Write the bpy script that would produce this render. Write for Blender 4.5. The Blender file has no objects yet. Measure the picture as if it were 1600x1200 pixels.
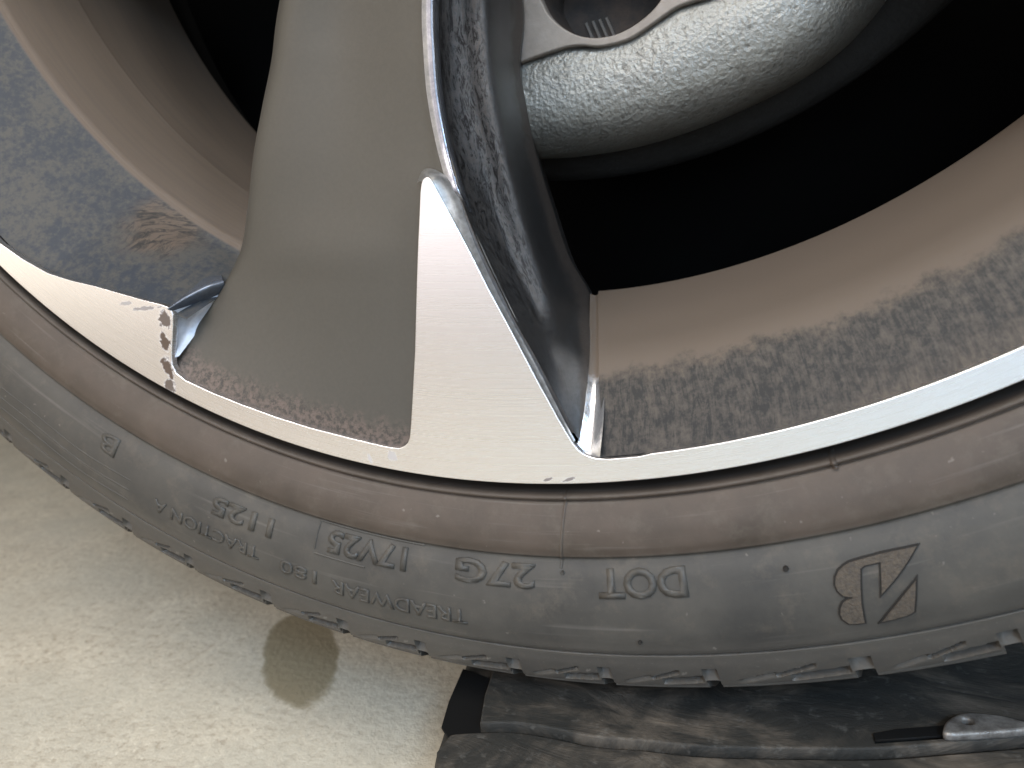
import bpy, bmesh, math, random
from mathutils import Vector, Matrix, Euler
import numpy as np
PI = math.pi
rad = math.radians
C = bpy.context.scene.collection
S = bpy.context.scene
random.seed(4)

# ------------------------------------------------------------------ camera
cam_d = bpy.data.cameras.new('camera')
cam = bpy.data.objects.new('camera', cam_d)
C.objects.link(cam)
cam.matrix_world = Matrix.Translation(Vector([0.075, -0.1832, 0.17737])) @ Matrix([[0.936644, -0.01054, 0.350125], [0.345002, 0.200667, -0.9169], [-0.060595, 0.979603, 0.191589]]).to_4x4()
cam_d.sensor_width = 36.0
cam_d.lens = 28.11
cam_d.clip_start = 0.01
cam_d.clip_end = 60
cam_d.dof.use_dof = True
cam_d.dof.focus_distance = 0.215
cam_d.dof.aperture_fstop = 17.0
S.camera = cam

# ------------------------------------------------------------------ light
S.view_settings.view_transform = 'Standard'
S.view_settings.look = 'None'
S.view_settings.exposure = 0.0
S.view_settings.gamma = 1.0
w = bpy.data.worlds.new('World')
S.world = w
w.use_nodes = True
w.node_tree.nodes['Background'].inputs[0].default_value = (0.90, 0.90, 0.90, 1)
w.node_tree.nodes['Background'].inputs[1].default_value = 0.15


def area(name, loc, target, size, size_y, energy, col):
    d = bpy.data.lights.new(name, 'AREA')
    d.shape = 'RECTANGLE'
    d.size = size
    d.size_y = size_y
    d.energy = energy
    d.color = col
    o = bpy.data.objects.new(name, d)
    C.objects.link(o)
    o.location = loc
    o.rotation_euler = (Vector(target) - Vector(loc)).to_track_quat('-Z', 'Y').to_euler()
    return o


area('key_fill', (-.02, -.34, .64), (-.07, 0, .22), .36, .30, 3.7, (1.0, .93, .84))  # added key light, brightens the spoke most at its top
area('warm_fill', (-2.15, -1.30, .80), (0, 0, .2), 1.7, 1.45, 13.5, (1.0, .88, .70))  # added warm panel for the left machined face to reflect
area('middle_fill', (-1.25, -2.2, .78), (0, 0, .2), 1.5, 1.4, 11.0, (1.0, .89, .89))  # added panel filling the middle of the machined face's reflection
area('cool_fill', (.55, -2.5, .90), (0, 0, .2), 2.0, 1.7, 31, (.68, .82, 1.0))  # added cool panel, tints reflections on the right
area('edge_fill', (1.05, -.62, .60), (0, 0, .25), .07, .9, 4.2, (.94, .97, 1.0))  # added strip light for thin highlights on crease and fillet
sp_ = area('floor_fill_cool', (.75, -1.15, .95), (.24, -.46, 0), .30, .30, 2.5, (.45, .70, 1.0))  # added light on the unseen floor that the right rim band reflects
wf_ = area('floor_fill_warm', (-.75, -1.15, .85), (-.36, -.42, 0), .30, .30, 1.15, (1.0, .88, .80))  # added light on the front-left floor mirrored in the machined face
wf_.data.spread = rad(55)
sp_.data.spread = rad(50)

# ------------------------------------------------------------------ helpers


class NT:
    def __init__(s, name):
        s.m = bpy.data.materials.new(name)
        s.m.use_nodes = True
        s.t = s.m.node_tree
        s.b = s.t.nodes['Principled BSDF']
        s.tc = s.t.nodes.new('ShaderNodeTexCoord')

    def n(s, typ, **kw):
        x = s.t.nodes.new(typ)
        for k, v in kw.items():
            setattr(x, k, v)
        return x

    def l(s, a, b):
        s.t.links.new(a, b)

    def noise(s, scale, detail=4, rough=.6, vec=None, stretch=None, coord='Object', dist=0.0):
        x = s.n('ShaderNodeTexNoise')
        x.inputs['Scale'].default_value = scale
        x.inputs['Detail'].default_value = detail
        x.inputs['Roughness'].default_value = rough
        x.inputs['Distortion'].default_value = dist
        v = vec or s.tc.outputs[coord]
        if stretch:
            mp = s.n('ShaderNodeMapping')
            mp.inputs['Scale'].default_value = stretch[:3]
            if len(stretch) > 3:
                mp.inputs['Rotation'].default_value = stretch[3]
            s.l(v, mp.inputs[0])
            v = mp.outputs[0]
        s.l(v, x.inputs['Vector'])
        return x.outputs['Fac']

    def ramp(s, fac, stops):
        x = s.n('ShaderNodeValToRGB')
        e = x.color_ramp.elements
        while len(e) < len(stops):
            e.new(.5)
        for el, (p, c) in zip(e, stops):
            el.position = p
            el.color = (c, c, c, 1) if isinstance(c, (int, float)) else (*c, 1)
        s.l(fac, x.inputs[0])
        return x.outputs[0]

    def mix(s, fac, a, b, mode='MIX'):
        x = s.n('ShaderNodeMix', data_type='RGBA', blend_type=mode)
        for sock, v in ((x.inputs[0], fac), (x.inputs[6], a), (x.inputs[7], b)):
            if isinstance(v, (int, float)):
                sock.default_value = v
            elif isinstance(v, tuple):
                sock.default_value = (*v, 1)
            else:
                s.l(v, sock)
        return x.outputs[2]

    def math(s, op, a, b=0.0, c=None):
        x = s.n('ShaderNodeMath', operation=op)
        for i, v in enumerate((a, b) if c is None else (a, b, c)):
            if isinstance(v, (int, float)):
                x.inputs[i].default_value = v
            else:
                s.l(v, x.inputs[i])
        return x.outputs[0]

    def mr(s, v, a, b, c=0.0, d=1.0):
        x = s.n('ShaderNodeMapRange', interpolation_type='SMOOTHSTEP')
        s.l(v, x.inputs[0])
        for i, k in enumerate((a, b, c, d)):
            x.inputs[i + 1].default_value = k
        return x.outputs[0]

    def radius(s):
        sp = s.n('ShaderNodeSeparateXYZ')
        s.l(s.tc.outputs['Object'], sp.inputs[0])
        cb = s.n('ShaderNodeCombineXYZ')
        s.l(sp.outputs[0], cb.inputs[0])
        s.l(sp.outputs[2], cb.inputs[2])
        ln = s.n('ShaderNodeVectorMath', operation='LENGTH')
        s.l(cb.outputs[0], ln.inputs[0])
        return ln.outputs['Value'], sp

    def bump(s, h, strength, dist):
        x = s.n('ShaderNodeBump')
        x.inputs['Strength'].default_value = strength
        x.inputs['Distance'].default_value = dist
        s.l(h, x.inputs['Height'])
        if s.b.inputs['Normal'].links:
            s.l(s.b.inputs['Normal'].links[0].from_socket, x.inputs['Normal'])
        s.l(x.outputs[0], s.b.inputs['Normal'])

    def set(s, **kw):
        names = dict(col='Base Color', rough='Roughness', metal='Metallic', spec='Specular IOR Level',
                     coat='Coat Weight', coatr='Coat Roughness', aniso='Anisotropic', sheen='Sheen Weight')
        for k, v in kw.items():
            sock = s.b.inputs[names[k]]
            if isinstance(v, tuple):
                sock.default_value = (*v, 1)
            elif isinstance(v, (int, float)):
                sock.default_value = v
            else:
                s.l(v, sock)
        return s


def mesh_obj(name, verts, faces, mat, parent=None, uvs=None, smooth=True):
    me = bpy.data.meshes.new(name)
    me.from_pydata(verts, [], faces)
    if uvs is not None:
        ul = me.uv_layers.new(name='UVMap')
        li = np.empty(len(me.loops), dtype=np.int32)
        me.loops.foreach_get('vertex_index', li)
        ul.data.foreach_set('uv', np.array(uvs, dtype=np.float32)[li].ravel())
    if smooth:
        me.polygons.foreach_set('use_smooth', [True] * len(me.polygons))
    me.materials.append(mat)
    me.update()
    o = bpy.data.objects.new(name, me)
    C.objects.link(o)
    o.parent = parent
    return o


def empty(name, loc, label, cat, rot=(0, 0, 0), group=None):
    o = bpy.data.objects.new(name, None)
    C.objects.link(o)
    o.empty_display_size = .05
    o.location = loc
    o.rotation_euler = rot
    o['label'] = label
    o['category'] = cat
    if group:
        o['group'] = group
    return o


def cr(pts, n, closed=False):
    """Catmull-Rom resample of a list of points to n points, even in control parameter"""
    P = np.array(pts, float)
    m = len(P)
    out = []
    for t in np.linspace(0, m if closed else m - 1, n, endpoint=not closed):
        i = min(int(t), (m if closed else m - 1) - 1)
        f = t - i
        if closed:
            a, b, c, d = P[(i - 1) % m], P[i], P[(i + 1) % m], P[(i + 2) % m]
        else:
            a = P[i - 1] if i > 0 else 2 * P[0] - P[1]
            b, c = P[i], P[i + 1]
            d = P[i + 2] if i + 2 < m else 2 * P[-1] - P[-2]
        out.append(.5 * ((2 * b) + (c - a) * f + (2 * a - 5 * b + 4 * c - d) * f * f + (3 * b - a - 3 * c + d) * f ** 3))
    return np.array(out)


def loft(rows, nu, nv):
    R = [cr(r, nu) for r in rows]
    G = np.array([cr([r[k] for r in R], nv) for k in range(nu)])  # nu x nv x 3
    return G


def grid_faces(nu, nv, off=0, flip=False):
    f = []
    for i in range(nu - 1):
        for j in range(nv - 1):
            a, b, c, d = off + i * nv + j, off + (i + 1) * nv + j, off + (i + 1) * nv + j + 1, off + i * nv + j + 1
            f.append((a, d, c, b) if flip else (a, b, c, d))
    return f


def add_grid(acc, G, flip=False):
    nu, nv = G.shape[:2]
    V, F, U = acc
    off = len(V)
    V.extend([tuple(v) for v in G.reshape(-1, 3)])
    F.extend(grid_faces(nu, nv, off, flip))
    U.extend([(i / (nu - 1), j / (nv - 1)) for i in range(nu) for j in range(nv)])


def pol(r, th, y):
    return (r * math.sin(th), y, -r * math.cos(th))


def revolve(name, prof, mat, parent, n=360, a0=0.0, a1=360.0):
    full = abs(a1 - a0 - 360) < 1e-6
    m = len(prof)
    cols = n if full else n + 1
    V, U = [], []
    for i in range(cols):
        th = rad(a0 + (a1 - a0) * i / n)
        for j, (r, y) in enumerate(prof):
            V.append(pol(r, th, y))
            U.append((i / n, j / m))
    F = []
    for i in range(n):
        k = (i + 1) % cols
        for j in range(m - 1):
            F.append((i * m + j, i * m + j + 1, k * m + j + 1, k * m + j))
    return mesh_obj(name, V, F, mat, parent, U)


def prof_spline(pts, n):
    return [tuple(p) for p in cr(pts, n)]


# ------------------------------------------------------------------ materials
def mat_floor():
    t = NT('concrete')
    big = t.noise(11, 5, .65)
    mid = t.noise(38, 6, .75)
    fine = t.noise(260, 4, .75)
    sp = t.noise(420, 2, .5)
    c = t.ramp(mid, [(.28, (.46, .41, .32)), (.5, (.56, .505, .40)), (.72, (.65, .59, .47))])
    c = t.mix(t.ramp(fine, [(.36, .7), (.50, 0.0)]), c, (.32, .26, .19))
    c = t.mix(t.ramp(sp, [(.60, 0.0), (.72, .6)]), c, (.76, .70, .57))
    c = t.mix(t.ramp(big, [(.40, 0.0), (.62, .6)]), c, (.47, .44, .36))
    # damp footprint-shaped stain in front of the tyre
    SC = [-0.13381445977865172, 0.08301172975763138, -0.9190312368969572, 0.04322620889289944, 0.016507451842794788]
    mp2 = t.n('ShaderNodeMapping')
    mp2.vector_type = 'TEXTURE'
    mp2.inputs['Location'].default_value = (SC[0], SC[1], 0)
    mp2.inputs['Rotation'].default_value = (0, 0, SC[2])
    mp2.inputs['Scale'].default_value = (SC[3], SC[4], 1)
    t.l(t.tc.outputs['Object'], mp2.inputs[0])
    ln = t.n('ShaderNodeVectorMath', operation='LENGTH')
    t.l(mp2.outputs[0], ln.inputs[0])
    e = t.math('ADD', ln.outputs['Value'], t.math('MULTIPLY', t.math('SUBTRACT', t.noise(90, 3), .5), .4))
    st = t.mr(e, .88, 1.05, .95, 0.0)
    c = t.mix(st, c, (.245, .205, .130))
    t.set(col=c, rough=.85, spec=.3)
    t.bump(fine, .5, .0012)
    t.bump(mid, .4, .002)
    return t.m


def mat_machined():
    t = NT('machined_aluminium')
    r, sp = t.radius()
    lines = t.n('ShaderNodeTexNoise', noise_dimensions='1D')
    lines.inputs['Scale'].default_value = 5200
    lines.inputs['Detail'].default_value = 3
    t.l(r, lines.inputs['W'])
    ln = lines.outputs['Fac']
    broad = t.noise(35, 3, .5)
    c = t.mix(t.ramp(ln, [(.3, 0.0), (.7, 1.0)]), (.80, .795, .81), (.84, .835, .85))
    # brown grime along the end of the left horn
    xx, zz = sp.outputs[0], sp.outputs[2]
    def blob(cx, cz, sx, sz, rot, amt, ns=500):
        m = t.n('ShaderNodeMapping')
        m.vector_type = 'TEXTURE'
        m.inputs['Location'].default_value = (cx, 0, cz)
        m.inputs['Rotation'].default_value = (0, rot, 0)
        m.inputs['Scale'].default_value = (sx, 1, sz)
        t.l(t.tc.outputs['Object'], m.inputs[0])
        l_ = t.n('ShaderNodeVectorMath', operation='LENGTH')
        t.l(m.outputs[0], l_.inputs[0])
        e = t.math('ADD', l_.outputs['Value'], t.math('MULTIPLY', t.math('SUBTRACT', t.noise(ns, 4), .5), 2.4))
        return t.mr(e, .75, 1.15, min(1.0, amt * 1.2), 0.0)
    G = [[-0.17204, -0.15262, 0.0022, 0.0028, 0, 0.8], [-0.17542, -0.15839, 0.0016, 0.0032, 0, 0.85], [-0.1787, -0.16534, 0.0017, 0.0036, 0, 0.85], [-0.18075, -0.17036, 0.002, 0.0022, 0, 0.8], [-0.17725, -0.1467, 0.0055, 0.00055, 0.33, 0.6], [-0.18292, -0.1426, 0.003, 0.0005, 0.33, 0.5], [-0.12019, -0.2147, 0.0012, 0.0016, 0, 0.35], [-0.12691, -0.21309, 0.0005, 0.0014, 0, 0.3], [-0.08073, -0.23525, 0.0012, 0.00035, 0, 0.7], [-0.07547, -0.23705, 0.0015, 0.0004, 0, 0.7]]
    f = None
    for g in G:
        b = blob(*g)
        f = b if f is None else t.math('MAXIMUM', f, b)
    c = t.mix(f, c, (.085, .058, .042))
    ro = t.ramp(ln, [(.2, .25), (.8, .33)])
    ro = t.mix(f, ro, (.8, .8, .8))
    t.set(col=c, metal=t.math('SUBTRACT', 1.0, t.math('MULTIPLY', f, .9)), rough=ro)
    t.bump(ln, .03, .0002)
    return t.m


def mat_paint(name, dust, dust_amt, streak=False, gloss=.33, base=(.052, .052, .050), metal=.25, rimdirt=False):
    """satin dark grey wheel paint under a film of brake dust"""
    t = NT(name)
    n1 = t.noise(22, 5, .65)
    n2 = t.noise(900, 3, .6)
    if streak:
        st = t.noise(1, 6, .75, coord='UV', stretch=(22, 30, 1), dist=1.3)
        d = t.ramp(st, [(.50, 0.0), (.62, 1.0)])
        uv = t.n('ShaderNodeSeparateXYZ')
        t.l(t.tc.outputs['UV'], uv.inputs[0])
        wob = t.math('MULTIPLY', t.math('SUBTRACT', t.noise(1, 4, .7, coord='UV', stretch=(8, 30, 1)), .5), .22)
        uu = t.math('ADD', uv.outputs[0], wob)
        upper = t.math('MULTIPLY', t.mr(uu, .50, .66, 1.0, 0.0), t.mr(uv.outputs[1], .50, .80, 1.0, .35))
        back = t.mr(uu, .80, .93, 0.0, 1.0)
        d = t.math('MAXIMUM', t.math('MULTIPLY', t.math('MULTIPLY', d, upper), dust_amt * 1.5), t.math('MULTIPLY', back, .85))
    else:
        d = t.ramp(n1, [(.25, dust_amt * .85), (.75, dust_amt)])
    c = t.mix(d, base, dust)
    c = t.mix(t.ramp(n2, [(.35, .30 if streak else .16), (.65, 0.0)]), c, (.03, .028, .026))
    if rimdirt:
        r, _ = t.radius()
        e = t.math('ADD', r, t.math('MULTIPLY', t.math('SUBTRACT', t.noise(260, 5, .7), .5), .012))
        k = t.mr(e, .2345, .2420, 0.0, .75)
        sp = t.ramp(t.noise(700, 4, .75), [(.40, 0.0), (.58, 1.0)])
        c = t.mix(k, c, t.mix(sp, (.030, .026, .024), (.125, .094, .080)))
    if streak:
        c = t.mix(t.math('MULTIPLY', upper, t.ramp(st, [(.42, .95), (.53, 0.0)])), c, (.014, .012, .012))
    t.set(col=c, rough=t.mix(d, (gloss,) * 3, (.60,) * 3), metal=metal, spec=.5)
    t.bump(n2, .10, .0002)
    if streak:
        t.bump(t.noise(1, 4, .75, coord='UV', stretch=(160, 420, 1)), .55, .0005)
        t.bump(st, .15, .0006)
    return t.m


def mat_pocket(name, kind):
    """wheel well between the spokes: brown dust, rubbed off in streaks towards the edge"""
    t = NT(name)
    r, sp = t.radius()
    y = sp.outputs[1]
    dustc = t.mix(t.noise(12, 4), (.098, .076, .059), (.120, .095, .075))
    if kind == 'right':
        st = t.noise(1, 6, .75, coord='UV', stretch=(120, 12, 1), dist=1.0)
        blot = t.math('ADD', t.math('MULTIPLY', t.noise(420, 5, .75), .5), t.math('MULTIPLY', st, .5))
        edge = t.math('ADD', y, t.math('MULTIPLY', t.math('SUBTRACT', t.noise(130, 5, .7), .5), .010))
        film = t.mr(edge, .0092, .0125, 0.0, 1.0)
        lowcol = t.mix(t.ramp(blot, [(.44, 0.0), (.60, 1.0)]), (.011, .011, .011), (.055, .046, .038))
        # streaked dirt left towards the outer edge, further along the well
        along = t.n('ShaderNodeSeparateXYZ')
        t.l(t.tc.outputs['UV'], along.inputs[0])
        far = t.mr(along.outputs[0], .10, .50, 0.0, .8)
        low = t.mr(edge, .0005, .0060, 1.0, 0.0)
        k = t.math('MULTIPLY', t.math('MULTIPLY', far, low), t.ramp(st, [(.35, .3), (.6, 1.0)]))
        lowcol = t.mix(k, lowcol, (.085, .067, .051))
        c = t.mix(film, lowcol, dustc)
        ro = t.mix(film, (.55,) * 3, (.80,) * 3)
    else:
        # crisp lip: barrel brown, outer slope cleaner and glossy
        film = t.mr(y, .0312, .0320, 0.0, 1.0)
        n = t.math('ADD', t.math('MULTIPLY', t.noise(60, 5, .7), .5), t.math('MULTIPLY', t.noise(480, 4, .75), .5))
        sl = t.mix(t.ramp(n, [(.42, 0.0), (.58, .8)]), (.028, .034, .044), (.070, .066, .058))
        # rubbed dirt just in front of the spoke
        m = t.n('ShaderNodeMapping')
        m.vector_type = 'TEXTURE'
        m.inputs['Location'].default_value = [-0.17859, 0.02416, -0.11994]
        m.inputs['Scale'].default_value = (.015, .014, .014)
        t.l(t.tc.outputs['Object'], m.inputs[0])
        l_ = t.n('ShaderNodeVectorMath', operation='LENGTH')
        t.l(m.outputs[0], l_.inputs[0])
        fl = t.mr(t.math('ADD', l_.outputs['Value'], t.math('MULTIPLY', t.math('SUBTRACT', t.noise(120, 4, .7), .5), 1.2)), .5, 1.2, 1.0, 0.0)
        scr = t.noise(1, 4, .7, coord='UV', stretch=(60, 34, 1), dist=1.2)
        rubc = t.mix(t.ramp(scr, [(.42, 0.0), (.56, 1.0)]), (.022, .021, .020), (.088, .068, .054))
        sl = t.mix(fl, sl, rubc)
        # line grooves in the barrel
        g = t.noise(1, 3, .6, coord='UV', stretch=(4, 60, 1))
        dustl = t.mix(t.ramp(g, [(.35, .45), (.55, 0.0)]), dustc, (.085, .070, .060))
        c = t.mix(film, sl, dustl)
        ro = t.mix(film, (.60,) * 3, (.70,) * 3)
    t.set(col=c, rough=ro, metal=.1, spec=.35)
    t.bump(t.noise(700, 3), .12, .0003)
    return t.m


def mat_rubber(name='tyre_rubber'):
    t = NT(name)
    r, sp = t.radius()
    n = t.noise(55, 5, .65)
    nn = t.noise(9, 4, .6)
    f = t.noise(1400, 2, .5)
    grey = t.mix(t.ramp(n, [(.3, 0.0), (.7, 1.0)]), (.034, .032, .029), (.061, .0555, .047))
    brown = t.mix(t.ramp(n, [(.3, 0.0), (.7, 1.0)]), (.043, .0325, .0245), (.070, .052, .040))
    rr = t.math('ADD', r, t.math('MULTIPLY', t.math('SUBTRACT', n, .5), .0016))
    k = t.mr(rr, .2683, .2696, 1.0, 0.0)
    c = t.mix(k, grey, brown)
    k2 = t.mr(rr, .2895, .2965, 0.0, .55)
    c = t.mix(t.math('MULTIPLY', k2, t.ramp(nn, [(.35, .2), (.65, 1.0)])), c, (.100, .088, .074))
    spk = t.ramp(t.noise(420, 2, .5), [(.73, 0.0), (.78, .4)])
    c = t.mix(spk, c, (.20, .18, .155))
    mott = t.noise(140, 5, .75)
    c = t.mix(t.ramp(mott, [(.52, 0.0), (.70, .45)]), c, (.088, .074, .058))
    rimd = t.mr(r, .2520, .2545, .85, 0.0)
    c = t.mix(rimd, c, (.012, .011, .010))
    sc = t.noise(1, 3, .6, coord='UV', stretch=(30, 60, 1))
    c = t.mix(t.ramp(sc, [(.60, 0.0), (.78, .35)]), c, (.16, .145, .13))
    t.set(col=c, rough=t.mix(n, (.50,) * 3, (.68,) * 3), spec=.42)
    t.bump(f, .10, .0002)
    t.bump(n, .10, .0008)
    return t.m


def mat_simple(name, col, rough=.6, metal=0.0, ns=None, col2=None, bump=0.0, bscale=600, spec=.5):
    t = NT(name)
    if ns:
        c = t.mix(t.ramp(t.noise(ns, 5, .7), [(.35, 0.0), (.65, 1.0)]), col, col2)
    else:
        c = col
    t.set(col=c, rough=rough, metal=metal, spec=spec)
    if bump:
        t.bump(t.noise(bscale, 3, .6), bump, .0006)
    return t.m


def mat_cast():
    t = NT('cast_caliper')
    v = t.n('ShaderNodeTexVoronoi')
    v.inputs['Scale'].default_value = 800
    t.l(t.tc.outputs['Object'], v.inputs['Vector'])
    n = t.noise(480, 4, .7)
    b = t.noise(40, 4, .6)
    c = t.mix(b, (.20, .206, .197), (.285, .292, .28))
    c = t.mix(t.ramp(n, [(.34, .65), (.46, 0.0)]), c, (.10, .098, .09))
    t.set(col=c, rough=.40, metal=.55)
    t.bump(n, .7, .0009)
    t.bump(v.outputs['Distance'], .3, .0006)
    return t.m


def mat_fillet():
    t = NT('fillet_highlight')  # pale metal colour paints a highlight in front of the dust
    sp = t.n('ShaderNodeSeparateXYZ')
    t.l(t.tc.outputs['Object'], sp.inputs[0])
    e = t.math('ADD', sp.outputs[1], t.math('MULTIPLY', t.math('SUBTRACT', t.noise(500, 4, .7), .5), .004))
    k = t.mr(e, .0118, .0140, 0.0, 1.0)
    t.set(col=t.mix(k, t.mix(t.noise(400, 4), (.34, .345, .36), (.52, .53, .56)), (.118, .094, .075)),
          metal=t.math('SUBTRACT', .9, t.math('MULTIPLY', k, .85)), rough=t.mix(k, (.27,) * 3, (.75,) * 3))
    t.bump(t.noise(500, 3), .2, .0005)
    return t.m


def mat_board():
    t = NT('scuffed_black_plastic')
    st = t.noise(1, 7, .75, stretch=(22, 60, 30, (0, 0, rad(-18))), dist=1.6)
    bl = t.noise(26, 5, .7, dist=.5)
    c = t.mix(t.ramp(st, [(.36, 0.0), (.66, 1.0)]), (.020, .019, .017), (.135, .112, .088))
    c = t.mix(t.ramp(bl, [(.42, .85), (.62, 0.0)]), c, (.016, .017, .016))
    c = t.mix(t.ramp(t.noise(300, 3), [(.6, 0.0), (.8, .35)]), c, (.2, .19, .17))
    t.set(col=c, rough=.72, spec=.25)
    t.bump(st, .5, .002)
    t.bump(t.noise(500, 3), .2, .0005)
    return t.m


M = dict(
    floor=mat_floor(), mach=mat_machined(),
    panel=mat_paint('dusty_satin_paint', (.070, .0635, .052), .86, gloss=.42, base=(.027, .027, .025), rimdirt=True),
    flank=mat_paint('brushed_black_paint', (.115, .098, .088), .40, streak=True, gloss=.30, base=(.10, .102, .106), metal=.75),
    pocket_r=mat_pocket('pocket_dust', 'right'), pocket_l=mat_pocket('pocket_slope', 'left'),
    rubber=mat_rubber(),
    lip=mat_simple('rim_lip_black', (.012, .011, .010), .4),
    rib=mat_simple('rib_iron', (.11, .10, .092), .7),
    groove=mat_simple('groove_rubber', (.020, .018, .016), .8, spec=.2),
    black=mat_simple('interior_dark', (.003, .003, .003), .8, spec=.05),  # near-black colour puts the dark wheel interior into barrel and backdrop
    bracket=mat_simple('dark_iron', (.003, .003, .003), .75, ns=80, col2=(.006, .006, .006), bump=.5),
    wall=mat_simple('pale_facet', (.40, .43, .50), .55, .25, ns=300, col2=(.52, .56, .63), bump=.25),  # pale blue-grey, lighter than the paint around it
    bar=mat_simple('gloss_facet', (.085, .098, .125), .27, .5, ns=250, col2=(.13, .145, .175), bump=.2),
    fillet=mat_fillet(),
    crease=mat_simple('crease_highlight', (.17, .18, .21), .20, .9, ns=200, col2=(.26, .27, .30), bump=.04),  # paler, more metallic than the paint to put a highlight along the crease
    bevel=mat_simple('edge_bevel', (.22, .215, .21), .30, .7, ns=600, col2=(.36, .355, .35), bump=.12),
    cast=mat_cast(),
    castface=mat_simple('cast_face', (.215, .192, .172), .6, .3, ns=120, col2=(.27, .245, .222), bump=.3, bscale=400),
    bore=mat_simple('rusty_bore', (.055, .040, .032), .75, .1, ns=150, col2=(.022, .021, .021), bump=.4),
    emblem=mat_simple('emblem_hatch', (.070, .054, .038), .75, 0, ns=900, col2=(.042, .034, .027), bump=.6, bscale=1500),
    board=mat_board(),
    boardblack=mat_simple('board_recess_shade', (.004, .004, .004), .7, spec=.2),  # near-black, paints the dark inside the board's slot and end
    tab=mat_simple('zinc_tab', (.26, .245, .225), .5, .5, ns=300, col2=(.11, .10, .09), bump=.4),
)

# ------------------------------------------------------------------ ground
fl = mesh_obj('floor', [(-6, -4, 0), (6, -4, 0), (6, 8, 0), (-6, 8, 0)], [(0, 1, 2, 3)], M['floor'], smooth=False)
fl['kind'] = 'structure'

AX = 0.363                     # height of the wheel's axis
wheel = empty('wheel', (0, 0, AX), 'dusty grey alloy car wheel with bright machined rim edge and low-profile tyre', 'wheel', (0, -rad(22), 0))

# ------------------------------------------------------------------ machined face (one turned surface: ring with five horned spokes)
MF = np.array([[-219.22, -106.45], [-213.01, -114.82], [-206.12, -122.45], [-198.96, -128.0], [-190.61, -133.7], [-182.69, -139.59], [-175.9, -144.61], [-171.02, -147.95], [-169.04, -149.63], [-168.24, -150.98], [-168.4, -152.54], [-169.71, -154.63], [-172.48, -158.58], [-175.27, -162.57], [-176.61, -165.13], [-176.63, -167.82], [-174.66, -170.88], [-167.61, -177.54], [-159.76, -184.22], [-150.23, -191.85], [-140.4, -199.07], [-129.55, -206.16], [-121.14, -211.5], [-119.09, -212.62], [-116.96, -213.57], [-115.25, -213.62], [-113.93, -213.15], [-112.73, -212.08], [-110.41, -208.44], [-107.23, -203.14], [-100.63, -192.01], [-91.54, -175.62], [-87.02, -167.65], [-83.59, -161.79], [-80.72, -156.8], [-79.64, -155.28], [-78.83, -154.48], [-77.93, -154.25], [-77.15, -154.64], [-76.72, -155.7], [-76.56, -157.31], [-75.69, -167.44], [-74.97, -177.51], [-74.6, -185.22], [-73.53, -197.72], [-72.69, -210.32], [-71.55, -222.71], [-70.81, -228.54], [-70.26, -230.47], [-69.51, -231.96], [-68.31, -233.25], [-66.56, -234.47], [-64.05, -235.53], [-56.33, -237.49]]) / 1000.0


def curve_fill(name, loops, depth, bevel, mat, parent, y0, res=1, smooth=True):
    """loops: lists of (x,z). A filled, bevelled plate whose front is at y0 and which runs back by depth"""
    cu = bpy.data.curves.new(name, 'CURVE')
    cu.dimensions = '2D'
    cu.fill_mode = 'BOTH'
    cu.extrude = depth / 2 - bevel
    cu.bevel_depth = bevel
    cu.bevel_resolution = res
    cu.offset = -bevel
    for L_ in loops:
        s = cu.splines.new('POLY')
        s.points.add(len(L_) - 1)
        for i, (x, z) in enumerate(L_):
            s.points[i].co = (x, z, 0, 1)
        s.use_cyclic_u = True
    tmp = bpy.data.objects.new(name, cu)
    C.objects.link(tmp)
    dg = bpy.context.evaluated_depsgraph_get()
    me = bpy.data.meshes.new_from_object(tmp.evaluated_get(dg))
    bpy.data.objects.remove(tmp)
    me.name = name
    # curve lies in local XY; turn it so that its +Z looks along -y of the wheel
    for v in me.vertices:
        x, yv, z = v.co
        v.co = (x, y0 + depth / 2 - z, yv)
    me.materials.clear()
    me.materials.append(mat)
    o = bpy.data.objects.new(name, me)
    C.objects.link(o)
    o.parent = parent
    for p in me.polygons:
        p.use_smooth = abs(p.normal.y) < .97 if smooth else False
    bm = bmesh.new()
    bm.from_mesh(me)
    bmesh.ops.remove_doubles(bm, verts=bm.verts, dist=1e-6)
    bmesh.ops.recalc_face_normals(bm, faces=bm.faces)
    bm.to_mesh(me)
    bm.free()
    return o


def rot2(P, a):
    c, s = math.cos(a), math.sin(a)
    return [(x * c - z * s, x * s + z * c) for x, z in P]


inner = []
for k in range(5):
    a = rad(72 * k)
    inner += rot2(MF, a)
    # back along the ring to the next sector start (-64.1+72 = 7.9 deg)
    t1 = math.degrees(math.atan2(MF[-1][0], -MF[-1][1]))
    for q in np.linspace(t1, 7.9, 34)[1:-1]:
        th = rad(q) + a
        inner.append((.2437 * math.sin(th), -.2437 * math.cos(th)))
outer = [(.2500 * math.sin(2 * PI * i / 720), -.2500 * math.cos(2 * PI * i / 720)) for i in range(720)]
curve_fill('machined_face', [outer, inner], .0022, .00022, M['mach'], wheel, 0.0)

# rim lip, gap and barrel behind
revolve('rim_lip', [(.2492, .0016), (.2499, .0028), (.2499, .006), (.2492, .010), (.246, .012)], M['lip'], wheel, 720)
revolve('rim_barrel', [(.2440, .0018), (.2438, .004), (.236, .05), (.2215, .085), (.2215, .12), (.236, .19), (.246, .215), (.250, .220)], M['black'], wheel, 180)

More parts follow.
